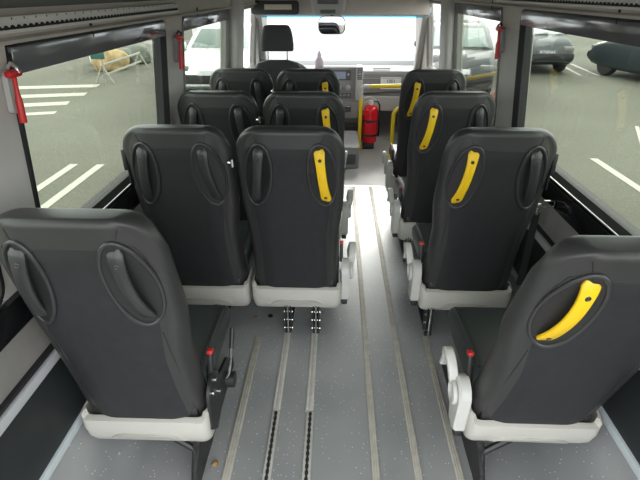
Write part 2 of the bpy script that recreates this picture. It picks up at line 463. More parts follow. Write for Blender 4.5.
def rack(side, lab):
    s = -1 if side == 'left' else 1
    t = thing('luggage_rack', lab, 'luggage rack', (CX + s * .6, 1.5, 1.5), 0, 'luggage racks under the roof')
    mb = MB(); L = []
    for y in (-1.15, 1.35):
        L.append([V((s * x, y, z)) for x, z in ((.198, -.035), (.0, -.022), (-.13, .005), (-.14, .03), (-.12, .05), (.0, .06), (.155, .09))])
    mb.loft(L); mb.obj('tray', 'rack', t)
    if s > 0: t.location.z += .03; t.location.x -= .055
    m2 = MB(); m2.tube([(-s * .15, -1.15, .055), (-s * .15, 1.35, .055)], .012, n=10); m2.obj('edge_tube', 'rack', t)
rack('left', 'long charcoal luggage rack over the left side seats')
rack('right', 'long charcoal luggage rack over the right side seats')
# oval reading lamp on the left header in front of the rack
t = thing('reading_lamp', 'dark oval lamp panel on left header ahead of the rack', 'lamp', (CX - .70, 3.15, 1.49))
mb = MB(); mb.loft([[V((x, y, z)) for x, y in rrect(.16, .5, .07)] for z in (-.02, .02)]); mb.obj('housing', 'rack', t)
mb = MB(); mb.loft([[V((x, y, z)) for x, y in rrect(.09, .3, .04)] for z in (-.026, -.02)]); mb.obj('lens', 'lens', t)

# ================================================================== SEATS
ZT, ZB = 1.06, .265
def yb(z): return .185 * (1 - (z - .2) / .86) ** 1.15 if z < 1.06 else 0.
def half_w(z):
    w0 = .192 + .017 * sstep(.56, .76, z) + .006 * sstep(.45, .30, z)
    r = .11
    if z > ZT - r: w0 += -.088 + .088 * math.sqrt(max(0, 1 - ((z - (ZT - r)) / r) ** 2))
    return w0
def thick(z):
    t = interp([(.2, .13), (.35, .165), (.55, .168), (.8, .152), (.95, .13), (1.06, .085)], z)
    return t
RECC = (.124, .874); RA, RBx, TILT = .051, .128, math.radians(7.5)
def rec_r(x, z):
    dx, dz = abs(x) - RECC[0], z - RECC[1]
    # bottom leans outward
    u = dx * math.cos(TILT) + dz * math.sin(TILT); v = -dx * math.sin(TILT) + dz * math.cos(TILT)
    return math.hypot(u / RA, v / RBx)
def back_y(x, z):
    y = yb(z)
    a = abs(x)
    if a > .085: y += .058 * ((a - .085) / .115) ** 2.1
    y += .012 * sstep(.95, 1.06, z)
    return y
def recess(x, z):
    r = rec_r(x, z)
    return .042 * (1 - sstep(.66, 1.05, r))
_mesh = {}
def cached(key, fn):
    if key not in _mesh: _mesh[key] = fn()
    return _mesh[key]
def backrest_mesh():
    mb = MB(); NZ = 84; rows = []
    zs = [lerp(ZB, ZT - .11, i / 60) for i in range(61)] + [ZT - .11 + .11 * math.sin(i / 26 * PI / 2) for i in range(1, 27)]
    zs[-1] = ZT - .0002
    NBK, NC, NF = 52, 6, 16
    for z in zs:
        e = ZT - z
        wd = half_w(z); tk = thick(z)
        rt = .022
        sh = 0. if e > rt else (rt - math.sqrt(max(0, rt * rt - (rt - e) ** 2)))
        wd = max(wd, .03); rc = min(.034, tk * .45, wd * .4)
        P = []
        for i in range(NBK + 1):
            x = lerp(-wd + rc, wd - rc, i / NBK)
            P.append((x, back_y(x, z) + recess(x, z) + sh * .9))
        edge = back_y(wd - rc, z)
        ff = yb(z) + tk + .012 * sstep(.95, 1.06, z) - sh
        def front(x): return ff - .066 * (1 - (abs(x) / wd) ** 3) * sstep(.3, .4, z) * sstep(1.05, .98, z)
        # right corner arcs
        yb_ = edge + sh * .9; yf_ = front(wd - rc)
        ry = max(.004, (yf_ - yb_) / 2)
        for i in range(1, 2 * NC):
            a = -PI / 2 + PI * i / (2 * NC)
            P.append((wd - rc + rc * abs(math.cos(a)) ** .85, (yb_ + yf_) / 2 + ry * math.sin(a)))
        for i in range(NF + 1):
            x = lerp(wd - rc, -wd + rc, i / NF); P.append((x, front(x)))
        for i in range(1, 2 * NC):
            a = PI / 2 + PI * i / (2 * NC)
            P.append((-(wd - rc) - rc * abs(math.cos(a)) ** .85, (yb_ + yf_) / 2 + ry * math.sin(a)))
        rows.append([V((x, y, z)) for x, y in P])
    bv = mb.loft(rows, 'leather')
    fi = mb.mi('fabric')
    for i in range(len(rows) - 1):
        if zs[i + 1] > .986: break
        for j in range(3, NBK - 3):
            for fc in bv[i][j].link_faces:
                if bv[i][j + 1] in fc.verts and bv[i + 1][j] in fc.verts: fc.material_index = fi
    return mb.mesh('backrest', None, 60)
def ell(r, a):
    u, v = RA * r * math.cos(a), RBx * r * math.sin(a)
    return (RECC[0] + u * math.cos(TILT) - v * math.sin(TILT), RECC[1] + u * math.sin(TILT) + v * math.cos(TILT))
def liner_mesh(s):
    mb = MB(); N = 40; L = []
    for r in (.02, .3, .55, .75, .88, .98, 1.05):
        Lr = []
        for k in range(N):
            x, z = ell(r, 2 * PI * k / N)
            Lr.append(V((s * x, back_y(x, z) + recess(x, z) - .0035, z)))
        L.append(Lr)
    mb.loft(L, cap=True); return mb.mesh('handle_recess', 'liner', 60)
def rim_mesh(s):
    mb = MB(); N = 44
    mb.tube([(s * ell(1.04, 2 * PI * k / N)[0], back_y(*ell(1.04, 2 * PI * k / N)) - .002, ell(1.04, 2 * PI * k / N)[1]) for k in range(N)], .0060, n=8, closed=True)
    return mb.mesh('recess_rim', 'bezel', 60)
def handle_path(s, t):
    v = lerp(.112, -.112, t); u = .002 - .003 * math.sin(PI * t)
    x = RECC[0] + u * math.cos(TILT) - v * math.sin(TILT); z = RECC[1] + u * math.sin(TILT) + v * math.cos(TILT)
    y = back_y(x, z) + .006 - .022 * math.sin(PI * t) ** .7
    return V((s * x, y, z))
def handle_mesh(s, m):
    mb = MB(); L = []; n = 22
    for i in range(n + 1):
        t = i / n; p = handle_path(s, t)
        q = handle_path(s, min(1, t + .02)) - handle_path(s, max(0, t - .02)); q.normalize()
        side = V((1, 0, 0)); side = (side - q * side.dot(q)).normalized(); nr = q.cross(side)
        wd = .0170 + .0045 * (abs(2 * t - 1) ** 3); th = .006
        if i in (0, n): wd *= .7
        L.append([p + side * (a * wd) + nr * (b * th) for a, b in ((-1, -.5), (-.8, -1), (.8, -1), (1, -.5), (1, .5), (.8, 1), (-.8, 1), (-1, .5))])
    mb.loft(L); return mb.mesh('grab_handle', m, 50)
def bolts_mesh(s, t):
    mb = MB(); p = handle_path(s, t); q = (handle_path(s, t + .03) - handle_path(s, t - .03)).normalized()
    side = V((1, 0, 0)); side = (side - q * side.dot(q)).normalized(); nr = q.cross(side).normalized()
    if nr.y > 0: nr = -nr
    rot = nr.to_track_quat('Z', 'Y').to_matrix().to_4x4()
    mb.lathe([(.0068, .003), (.0068, .0068), (.005, .0078), (.003, .006)], n=14, mtx=Matrix.Translation(p) @ rot)
    return mb.mesh('bolt', 'bolt')
def seam_mesh():
    mb = MB()
    P = lambda x, z: (x, back_y(x, z) - .0004, z)
    mb.tube([P(lerp(-.112, .112, i / 16), .985) for i in range(17)], .0016, n=6)
    for s in (-1, 1):
        mb.tube([P(s * x, z) for x, z in ((.112, .985), (.118, 1.005), (.124, 1.025), (.128, 1.036))], .0015, n=6)
        mb.tube([P(s * x, z) for x, z in ((.112, .985), (.135, .998), (.155, .985), (.168, .95), (.175, .90))], .0015, n=6)
    return mb.mesh('seam', 'seam')
def sideseam_mesh(s):
    mb = MB()
    P = lambda x, z: (x, back_y(x, z) - .0004, z)
    if 1:
        mb.tube([P(s * x, z) for x, z in ((.155, .70), (.157, .62), (.162, .5), (.165, .4), (.166, .29))], .0015, n=6)
    return mb.mesh('side_seam', 'seam')
def shell_mesh():
    mb = MB(); L = []
    def U(hw, y0, dep, z, r=.03):
        P = [(-hw, y0 + dep)] + [(-hw + r + r * math.cos(a), y0 + r + r * math.sin(a)) for a in [PI + i / 6 * PI / 2 for i in range(7)]]
        P += [(lerp(-hw + r, hw - r, i / 8), y0) for i in range(1, 8)]
        P += [(hw - r + r * math.cos(a), y0 + r + r * math.sin(a)) for a in [1.5 * PI + i / 6 * PI / 2 for i in range(7)]] + [(hw, y0 + dep)]
        return [V((x, y, z + (.016 if abs(x) > hw - .012 and z > .27 else 0))) for x, y in P]
    prof = [(.284, .206, .0), (.278, .209, -.014), (.24, .2095, -.016), (.195, .208, -.006), (.162, .204, .012), (.150, .198, .03)]
    out = [U(hw, yb(.27) + dy, .15, z) for z, hw, dy in prof]
    inn = [U(hw - .006, yb(.27) + dy + .006, .144, z) for z, hw, dy in prof[::-1]]
    mb.loft(out + inn, closed=False, cap=False, wrap=True)
    for e in ():
        pass
    return mb.mesh('lower_shell', 'shell', 40)
def arch_mesh():
    mb = MB(); P = [(-.135, .166), (-.13, .172)]
    top = [(-.118, .196), (-.10, .212), (-.075, .218), (.075, .218), (.10, .212), (.118, .196), (.135, .168)]
    P = [(-.135, .168)] + top
    yf = lambda z: yb(.27) + interp([(.160, .03), (.172, .012), (.20, -.006), (.24, -.016)], z)
    mb.loft([[V((x, yf(z) - .009, z)) for x, z in P], [V((x, yf(z) + .004, z)) for x, z in P]])
    return mb.mesh('arch_panel', 'shell', 40)
def cushion_mesh():
    mb = MB(); L = []; n = 22
    for i in range(n + 1):
        t = i / n; y = lerp(.245, .655, t)
        tp = .405 + .012 * math.sin(PI * min(1, t * 1.2)) ; bt = .315
        e = min(1., (1 - t) / .16); k_ = math.sqrt(max(0, 1 - (1 - e) ** 2)) if e < 1 else 1.
        tp = lerp(.352, tp, k_); bt = lerp(.338, bt, k_)
        hw = .198 - .012 * (1 - k_)
        row = []
        for x, z in rrect(2 * hw, max(.012, tp - bt), min(.035, max(.005, (tp - bt) * .42)), 5):
            zz = (tp + bt) / 2 + z
            if z > 0: zz += .014 * sstep(.10, .17, abs(x)) * k_ - .006
            row.append(V((x, y, zz)))
        L.append(row)
    mb.loft(L); return mb.mesh('seat_cushion', 'cushion', 50)
def piping_mesh(s):
    mb = MB()
    if 1:
        mb.tube([(s * .184, lerp(.26, .59, i / 10), .4225 + .010 * math.sin(PI * min(1, (lerp(.26, .59, i / 10) - .16) / .495 * 1.2))) for i in range(11)], .0045, n=8)
        mb.tube([(s * .095, lerp(.26, .58, i / 10), .4010 + .010 * math.sin(PI * min(1, (lerp(.26, .58, i / 10) - .16) / .495 * 1.2))) for i in range(11)], .0022, n=6)
    return mb.mesh('piping', 'leather')
def frame_mesh():
    mb = MB(); mb.box((0, .40, .290), (.35, .44, .05), bev=.01)
    for s in (-1, 1):
        mb.tube([(s * .15, .2, .25), (s * .15, .58, .25)], .012, n=8)
        mb.box((s * .165, .255, .29), (.014, .12, .12), bev=.004)
    return mb.mesh('seat_frame', 'black')
def leg_mesh(x):
    mb = MB()
    for dx in (-.013, .013):
        P = [(.18, .006), (.24, .006), (.27, .25), (.17, .25)]
        mb.loft([[V((x + dx + q, y, z)) for y, z in P] for q in (-.003, .003)])
    mb.box((x, .205, .022), (.034, .07, .02), bev=.004); mb.box((x, .36, .018), (.03, .30, .014), bev=.003)
    mb.tube([(x, .42, .03), (x, .44, .25)], .014, n=8)
    return mb.mesh('leg', 'black')
LEGB = ((.19, .03), (.195, .075), (.20, .12), (.205, .165))
def legbolt_mesh(x, i):
    mb = MB(); y, z = LEGB[i]; mb.lathe([(.004, -.022), (.0062, -.021), (.0062, -.016), (.004, -.015), (.004, .015), (.0062, .016), (.0062, .021), (.004, .022)], n=10, mtx=T(x, y, z) @ RY(PI / 2)); return mb.mesh('leg_bolt', 'chrome')
def rod_mesh(x):
    mb = MB(); mb.tube([(x, .172, .012), (x, .172, .20)], .0045, n=8); return mb.mesh('adjuster_rod', 'chrome')
def crossbar_mesh(a, b):
    mb = MB(); mb.tube([(a, .2, .18), (b, .2, .18)], .008, n=8); return mb.mesh('crossbar', 'black')
# recliner cover on the aisle side (a = +1 aisle to the right)
def hinge_mesh(a):
    mb = MB()
    P = arcpts((.245, .335), .058, -.2 * PI, PI * 1.05, 14) + [(.195, .25), (.20, .20), (.225, .178), (.27, .185), (.285, .25)]
    x0 = .2105
    mb.loft([[V((a * x, y + dy_ * (y - .245), z + dy_ * (z - .3))) for y, z in P] for x, dy_ in ((x0, 0), (x0 + .030, 0), (x0 + .038, -.10))])
    return mb.mesh('hinge_cover', 'hinge')
def ring_mesh(a):
    mb = MB()
    mb.lathe([(.040, .0), (.040, .012), (.032, .014), (.030, .004), (.012, .003)], n=24, mtx=T(a * .250, .245, .332) @ RY(a * PI / 2))
    return mb.mesh('recliner_knob', 'hinge')
def hook_mesh(a):
    mb = MB(); L = []
    path = []
    for i in range(13):
        th = lerp(1.02 * PI, .0 * PI, i / 12)
        path.append(V((a * (.252 + .010 * math.sin(PI * i / 12)), .325 + .055 * math.cos(th), .365 + .062 * math.sin(th))))
    path.append(V((a * .256, .386, .33)))
    n = len(path)
    for i, p in enumerate(path):
        q = (path[min(i + 1, n - 1)] - path[max(i - 1, 0)]).normalized(); sd = V((1, 0, 0)); nr = q.cross(sd)
        h = lerp(.013, .009, i / (n - 1))
        L.append([p + sd * u + nr * v_ for u, v_ in [(x, y) for x, y in rrect(.032, 2 * h, .006, 3)]])
    mb.loft(L); return mb.mesh('armrest_hook', 'hinge', 50)
def foot_mesh(a):
    mb = MB(); mb.box((a * .225, .235, .172), (.03, .05, .025), bev=.006); return mb.mesh('hinge_stop', 'black')
# bare bracket (left single seat)
def bracket_mesh(a):
    mb = MB(); P = arcpts((.25, .33), .065, 0, PI, 12) + [(.18, .22), (.23, .17), (.40, .23), (.44, .30)]
    mb.loft([[V((a * x, y, z)) for y, z in P] for x in (.206, .216)])
    mb.lathe([(.030, 0), (.030, .03), (.022, .032)], n=20, mtx=T(a * .216, .40, .23) @ RY(a * PI / 2))
    return mb.mesh('side_bracket', 'black')
BRB = ((.22, .345), (.26, .365), (.285, .29))
def bracketbolt_mesh(a, i):
    mb = MB(); y, z = BRB[i]; mb.lathe([(.0075, 0), (.0075, .008), (.004, .010)], n=10, mtx=T(a * .215, y, z) @ RY(a * PI / 2))
    return mb.mesh('bracket_bolt', 'chrome')
def lever_mesh(a):
    mb = MB(); mb.tube([(a * .225, .37, .27), (a * .235, .37, .285), (a * .240, .40, .33), (a * .240, .425, .37)], .0055, n=8); return mb.mesh('recline_lever', 'chrome')
def grip_mesh(a):
    mb = MB(); mb.tube([(a * .240, .420, .36), (a * .241, .46, .42)], .0085, n=8); return mb.mesh('lever_grip', 'black')
def plate_mesh(a):
    mb = MB()
    P = [(.10, .004), (.72, .004), (.72, .05), (.60, .14), (.20, .14), (.12, .09)]
    mb.loft([[V((a * x, y, z)) for y, z in P] for x in (.150, .160)])
    mb.tube([(a * .14, .14, .01), (a * .14, .19, .11), (a * .04, .215, .155)], .013, n=8)
    mb.tube([(a * .14, .19, .11), (a * .17, .22, .21)], .013, n=8)
    return mb.mesh('pedestal_plate', 'black')
def buckle_mesh(a):
    mb = MB(); mb.box((a * .207, .275, .415), (.016, .026, .09), bev=.004, rot=Matrix.Rotation(-.25, 3, 'X')); return mb.mesh('belt_buckle', 'black')
def button_mesh(a):
    mb = MB(); mb.box((a * .207, .287, .462), (.018, .028, .012), bev=.003, rot=Matrix.Rotation(-.25, 3, 'X')); return mb.mesh('red_button', 'red')
def guide_mesh(s):
    mb = MB(); mb.box((s * .205, .075, .925), (.018, .035, .085), bev=.006); mb.box((s * .200, .08, .87), (.006, .03, .1), bev=.002); return mb.mesh('belt_guide', 'black')
def pin_mesh(s):
    mb = MB(); mb.tube([(s * .197, .06, .92), (s * .212, .055, .92)], .006, n=8); mb.tube([(s * .212, .055, .905), (s * .212, .055, .935)], .0075, n=8); return mb.mesh('coat_hook', 'chrome')

def seat(loc, label, left, right, aisle, kind='normal', legs=(-.045, .09), rz=0., group=None, guide=None, pin=None, recline=0.):
    """left / right: 'yellow' or 'bezel' handle as seen from behind"""
    r = thing('passenger_seat', label, 'seat', loc, rz, group)
    bk = link('backrest', cached('back', backrest_mesh), r)
    link('seam', cached('seam', seam_mesh), bk)
    for q in (-1, 1): link('side_seam', cached(('ss', q), lambda: sideseam_mesh(q)), bk)
    for s, m in ((-1, left), (1, right)):
        h = link('handle_recess', cached(('rec', s), lambda: liner_mesh(s)), r)
        link('recess_rim', cached(('rim', s), lambda: rim_mesh(s)), h)
        g = link('grab_handle', cached(('hdl', s, m), lambda: handle_mesh(s, m)), r)
        g['label'] = 'yellow grab handle' if m == 'yellow' else 'black grab handle'
        if m == 'yellow':
            for tt in (.17, .90): link('bolt', cached(('blt', s, tt), lambda: bolts_mesh(s, tt)), g)
        else:
            link('bolt', cached(('blt', s, .17), lambda: bolts_mesh(s, .17)), g)
    sh = link('lower_shell', cached('shell', shell_mesh), r); sh['label'] = 'pale grey plastic lower shell'
    link('arch_panel', cached('arch', arch_mesh), sh)
    cu = link('seat_cushion', cached('cush', cushion_mesh), r); [link('piping', cached(('pip', q), lambda: piping_mesh(q)), cu) for q in (-1, 1)]
    link('seat_frame', cached('frame', frame_mesh), r)
    for x in legs:
        l = link('leg', cached(('leg', x), lambda: leg_mesh(x)), r); link('adjuster_rod', cached(('rod', x), lambda: rod_mesh(x)), l)
        for i in range(4): link('leg_bolt', cached(('lb', x, i), lambda: legbolt_mesh(x, i)), l)
    if len(legs) == 2: link('crossbar', cached(('cb', legs), lambda: crossbar_mesh(*legs)), r)
    if aisle:
        a = aisle
        if kind == 'bare':
            b = link('side_bracket', cached(('br', a), lambda: bracket_mesh(a)), r); [link('bracket_bolt', cached(('bb', a, i), lambda: bracketbolt_mesh(a, i)), b) for i in range(3)]
            lv = link('recline_lever', cached(('lv', a), lambda: lever_mesh(a)), r); link('lever_grip', cached(('lg', a), lambda: grip_mesh(a)), lv)
        else:
            h = link('hinge_cover', cached(('hg', a), lambda: hinge_mesh(a)), r); h['label'] = 'light grey hinge cover'
            link('recliner_knob', cached(('rg', a), lambda: ring_mesh(a)), h); link('hinge_stop', cached(('ft', a), lambda: foot_mesh(a)), h)
            link('armrest_hook', cached(('hk', a), lambda: hook_mesh(a)), r)
        if kind in ('bare', 'near'): link('pedestal_plate', cached(('pp', a), lambda: plate_mesh(a)), r)
        b = link('belt_buckle', cached(('bu', a), lambda: buckle_mesh(a)), r); u = link('red_button', cached(('bt', a), lambda: button_mesh(a)), b); u['label'] = 'red release button'
    if guide: link('belt_guide', cached(('gd', guide), lambda: guide_mesh(guide)), r)
    if pin: link('coat_hook', cached(('pin', pin), lambda: pin_mesh(pin)), r)
    if recline:
        mx = T(0, .19, .30) @ RX(math.radians(recline)) @ T(0, -.19, -.30)
        for c in r.children:
            if c.name.split('.')[0] in ('backrest', 'handle_recess', 'grab_handle', 'lower_shell', 'belt_guide'): c.matrix_local = mx
    return r
SG = 'passenger seats'
Y3, Y2, Y1 = 1.655, 2.335, 3.11
seat((-.605, .885, 0), 'single dark seat nearest the camera on the left, both handles black', 'bezel', 'bezel', 1, 'bare', (), group=SG)
seat((.655, .905, 0), 'dark seat nearest the camera on the right, yellow handle on its left', 'yellow', 'bezel', -1, 'near', (), group=SG, recline=6.5)
seat((-.606, Y3, 0), 'window seat of the left pair behind the nearest single seat, no yellow handle', 'bezel', 'bezel', 0, legs=(-.12, .05), group=SG, guide=-1, pin=1)
seat((-.172, Y3, 0), 'aisle seat of the left pair standing on two bright bolted legs, yellow handle', 'bezel', 'yellow', 1, group=SG)
seat((.615, Y3, 0), 'right seat second from the camera, with black belt guide by the window', 'yellow', 'bezel', -1, legs=(-.15, .0), group=SG, guide=1)
seat((-.602, Y2, 0), 'window seat in the middle left pair, no yellow handle', 'bezel', 'bezel', 0, legs=(-.12, .05), group=SG, pin=1)
seat((-.165, Y2, 0), 'aisle seat in the middle left pair, with yellow handle', 'bezel', 'yellow', 1, group=SG)
seat((.600, Y2 + .03, 0), 'right seat third from the camera, yellow handle before narrow window', 'yellow', 'bezel', -1, legs=(-.15, .0), group=SG)
seat((-.625, Y1, 0), 'window seat in the front left pair, behind driver headrest', 'bezel', 'bezel', 0, legs=(-.12, .05), group=SG, pin=1)
seat((-.187, Y1, 0), 'aisle seat in the front left pair, yellow handle, near the radio', 'bezel', 'yellow', 1, group=SG)
seat((.63, Y1, 0), 'foremost right seat, beside the yellow step rail', 'yellow', 'bezel', -1, legs=(-.15, .0), group=SG)

# ------------------------------------------------------------------ driver's seat
ds = thing('driver_seat', 'charcoal driver seat with tall separate headrest on two posts', 'seat', (-.51, 4.30, 0))
mb = MB(); L = []
for i in range(17):
    t = i / 16; z = lerp(.30, .985, t); y = lerp(.12, .0, t)
    hw = interp([(0, .20), (.5, .235), (.8, .23), (.9, .205), (.97, .15), (1, .09)], t); tk = interp([(0, .14), (.8, .12), (1, .05)], t)
    row = []
    for x, yy in rrect(2 * hw, tk, tk * .42, 5):
        row.append(V((x, y + yy - .035 * (abs(x) / .22) ** 2 * (1 if yy < 0 else -1) * .3, z + .012 * math.cos(x / .22 * 9) * sstep(.8, 1, t))))
    L.append(row)
mb.loft(L); mb.obj('backrest', 'head', ds)
mb = MB(); L = []
for z, hw, tk in ((1.045, .128, .05), (1.052, .138, .085), (1.10, .140, .105), (1.17, .132, .11), (1.215, .120, .10), (1.243, .105, .07), (1.250, .08, .03)):
    L.append([V((x, y + .0, z)) for x, y in rrect(2 * hw, tk, tk * .4, 5)])
mb.loft(L); h = mb.obj('headrest', 'head', ds)
for s in (-1, 1):
    mb = MB(); mb.tube([(s * .083, .0, .93), (s * .083, .0, 1.06)], .007, n=10); mb.obj('headrest_post', 'chrome', h)
mb = MB(); mb.box((0, .34, .38), (.46, .5, .13), bev=.05, seg=4); mb.obj('seat_cushion', 'head', ds)
mb = MB(); mb.box((0, .32, .155), (.42, .46, .31), bev=.02); mb.obj('seat_base', 'dashd', ds)

# ------------------------------------------------------------------ dashboard
db = thing('dashboard', 'grey dashboard with radio console across the front', 'dashboard', (CX, 5.5, 0))
mb = MB(); P = [(-.06, .30), (-.06, .46), (-.10, .475), (-.10, .60), (-.085, .695), (-.05, .722), (.26, .735), (.40, .72), (.42, .30)]
mb.loft([[V((x, y, z)) for y, z in P] for x in (-.86, .86)]); mb.obj('dash_body', 'dash', db)
mb = MB(); P = [(-.12, .31), (-.125, .455), (-.105, .468), (-.05, .468), (-.05, .31)]
mb.loft([[V((x, y, z)) for y, z in P] for x in (.205, .80)]); mb.obj('glove_box', 'dashl', db)
mb = MB(); mb.box((.5, -.104, .505), (.60, .012, .018), bev=.004, rot=Matrix.Rotation(-.06, 3, 'Y')); mb.obj('trim_groove', 'dashd', db)
mb = MB(); mb.box((.5, -.103, .655), (.60, .006, .005)); mb.obj('panel_line', 'dashl', db)
mb = MB(); mb.box((.46, .05, .742), (.20, .05, .012), bev=.004); mb.obj('demister_vent', 'dashd', db)
# console
mb = MB(); P = [(-.20, .20), (-.27, .26), (-.26, .42), (-.21, .45), (-.22, .60), (-.185, .775), (-.15, .79), (.0, .77), (.0, .20)]
mb.loft([[V((x, y, z)) for y, z in P] for x in (-.185, .195)]); cs = mb.obj('console', 'dash', db)
tilt = Matrix.Rotation(-.2, 3, 'X')
def face(z): return interp([(.42, -.255), (.45, -.212), (.60, -.222), (.775, -.187)], z)
mb = MB(); mb.box((-.015, face(.70) + .004, .70), (.25, .022, .105), bev=.006, rot=tilt); rd = mb.obj('radio', 'dashd', cs)
mb = MB(); mb.box((-.005, face(.70) - .008, .70), (.125, .006, .075), bev=.002, rot=tilt); mb.obj('radio_screen', 'screen', cs)
for x in (-.10, .085):
    mb = MB(); mb.lathe([(.012, 0), (.012, .012), (.008, .014)], n=14, mtx=T(x, face(.71) - .006, .71) @ RX(PI / 2)); mb.obj('radio_knob', 'dashl', cs)
for x in (-.115, -.015, .085):
    mb = MB(); mb.lathe([(.028, -.004), (.028, .012), (.022, .014), (.021, .006), (.014, .006), (.012, .02), (.006, .021)], n=20, mtx=T(x, face(.575) - .004, .575) @ RX(PI / 2)); mb.obj('climate_knob', 'dashl', cs)
mb = MB(); mb.box((-.015, face(.49) - .001, .495), (.27, .014, .045), bev=.004); mb.obj('switch_row', 'dashd', cs)
for i in range(6):
    mb = MB(); mb.box((-.12 + i * .042, face(.49) - .009, .495), (.03, .006, .028), bev=.002); mb.obj('switch', 'dash', cs)
mb = MB(); mb.box((-.01, -.262, .36), (.27, .02, .07), bev=.012); mb.box((-.01, -.268, .34), (.22, .026, .03), bev=.01); mb.obj('ashtray_drawer', 'dashd', cs)
mb = MB(); mb.box((-.01, -.275, .385), (.25, .02, .014), bev=.005); mb.obj('drawer_lip', 'chrome', cs)
mb = MB(); mb.box((.205, -.185, .62), (.075, .16, .35), bev=.012); ct = mb.obj('console_side_trim', 'dashl', db)
mb = MB(); mb.box((.205, -.266, .725), (.05, .008, .12), bev=.004); av = mb.obj('air_vent', 'dashd', ct)
mb = MB()
for i in range(6): mb.box((.205, -.271, .68 + i * .018), (.044, .006, .004))
mb.box((.205, -.274, .725), (.014, .01, .014), bev=.003, m=None); mb.obj('vent_louvre', 'dashl', av)
# instrument hood
mb = MB(); L = []
for y, k_ in ((-.12, 1.), (.12, .85)):
    L.append([V((-.56 + .17 * k_ * math.cos(a), y, .70 + .10 * k_ * math.sin(a))) for a in [PI * i / 12 for i in range(13)]])
mb.loft(L); mb.obj('instrument_hood', 'dashd', db)
# steering wheel
sw = thing('steering_wheel', 'black steering wheel in front of the driver headrest', 'steering wheel', (-.47, 5.16, .66)); sw.rotation_euler = (math.radians(55), 0, 0)
mb = MB(); mb.tube([(.195 * math.cos(2 * PI * i / 40), .195 * math.sin(2 * PI * i / 40), 0) for i in range(40)], .016, n=10, closed=True); mb.obj('rim', 'dashd', sw)
mb = MB(); mb.lathe([(.075, -.03), (.078, .0), (.06, .018), (.02, .022)], n=20); mb.obj('hub', 'dashd', sw)
for a in (0, PI, 1.5 * PI):
    mb = MB(); mb.tube([(.06 * math.cos(a), .06 * math.sin(a), -.005), (.19 * math.cos(a), .19 * math.sin(a), 0)], .014, n=8); mb.obj('spoke', 'dash', sw)
mb = MB(); mb.tube([(0, 0, -.02), (0, -.03, -.22)], .035, n=12); mb.obj('column', 'dashd', sw)
# bottle on the dash
bt = thing('plastic_bottle', 'small lilac bottle on the dashboard left of the radio', 'bottle', (-.195, 5.56, .7285))
mb = MB(); mb.lathe([(.045, 0), (.05, .01), (.05, .075), (.042, .10), (.022, .125), (.02, .14)], n=18); mb.obj('body', 'lilac', bt)
mb = MB(); mb.lathe([(.023, .138), (.023, .165), (.012, .17), (.010, .19)], n=14); mb.obj('cap', 'lilac', bt)
# paper notice
pn = thing('paper_notice', 'white paper notice with printed digits on the dashboard front', 'notice', (.595, 5.391, .605)); pn.rotation_euler = (math.radians(-7), 0, 0)
mb = MB(); mb.box((0, 0, 0), (.225, .003, .125)); mb.obj('sheet', 'paper', pn)
text('printed_digits', '1001', .05, 'ink', T(.0, -.0022, .02) @ RX(PI / 2), pn)
text('printed_line', '. : . : .', .03, 'ink', T(-.01, -.0022, -.018) @ RX(PI / 2), pn)

# ------------------------------------------------------------------ overhead console, mirror, labels
oc = thing('overhead_console', 'pale overhead lamp console above the windscreen mirror', 'console', (-.09, 4.90, 1.37))
mb = MB(); L = []
for z, wd, dy in ((-.068, .14, .10), (-.062, .25, .2), (-.03, .31, .25), (.13, .36, .28)):
    L.append([V((x, y, z)) for x, y in rrect(wd, dy, min(.04, dy * .3), 5)])
mb.loft(L); mb.obj('housing', 'dashl', oc)
mb = MB(); mb.box((0, -.137, .045), (.19, .012, .04), bev=.004, rot=Matrix.Rotation(.10, 3, 'X')); mb.obj('upper_lens', 'lens', oc)
mb = MB(); mb.box((0, -.118, -.036), (.14, .02, .034), bev=.006, rot=Matrix.Rotation(.6, 3, 'X')); mb.obj('map_lamp', 'lens', oc)
rm = thing('rear_view_mirror', 'rounded interior mirror hanging at top of the windscreen', 'mirror', (-.055, 5.02, 1.205))
mb = MB(); mb.loft([[V((x, y, z)) for x, z in rrect(.265 * k_, .165 * k_, .06 * k_, 6)] for y, k_ in ((.0, 1.), (.02, 1.), (.045, .8))]); mb.obj('housing', 'dashd', rm)
mb = MB(); mb.loft([[V((x, y, z)) for x, z in rrect(.245, .147, .052, 6)] for y in (-.004, .002)]); mb.obj('mirror_glass', 'mirror', rm)
mb = MB(); mb.tube([(0, .03, .05), (0, .05, .10), (0, .06, .15)], .016, n=10); mb.obj('stalk', 'dashd', rm)
sv = thing('sun_visor', 'dark folded sun visor with beige label, top left of windscreen', 'sun visor', (-.60, 5.0, 1.36))
mb = MB(); mb.loft([[V((x, y, z)) for x, z in rrect(.46, .12, .03, 5)] for y in (-.012, .012)]); mb.obj('flap', 'rack', sv)
mb = MB(); mb.box((.03, -.014, .005), (.26, .003, .045)); mb.obj('label', 'label', sv)

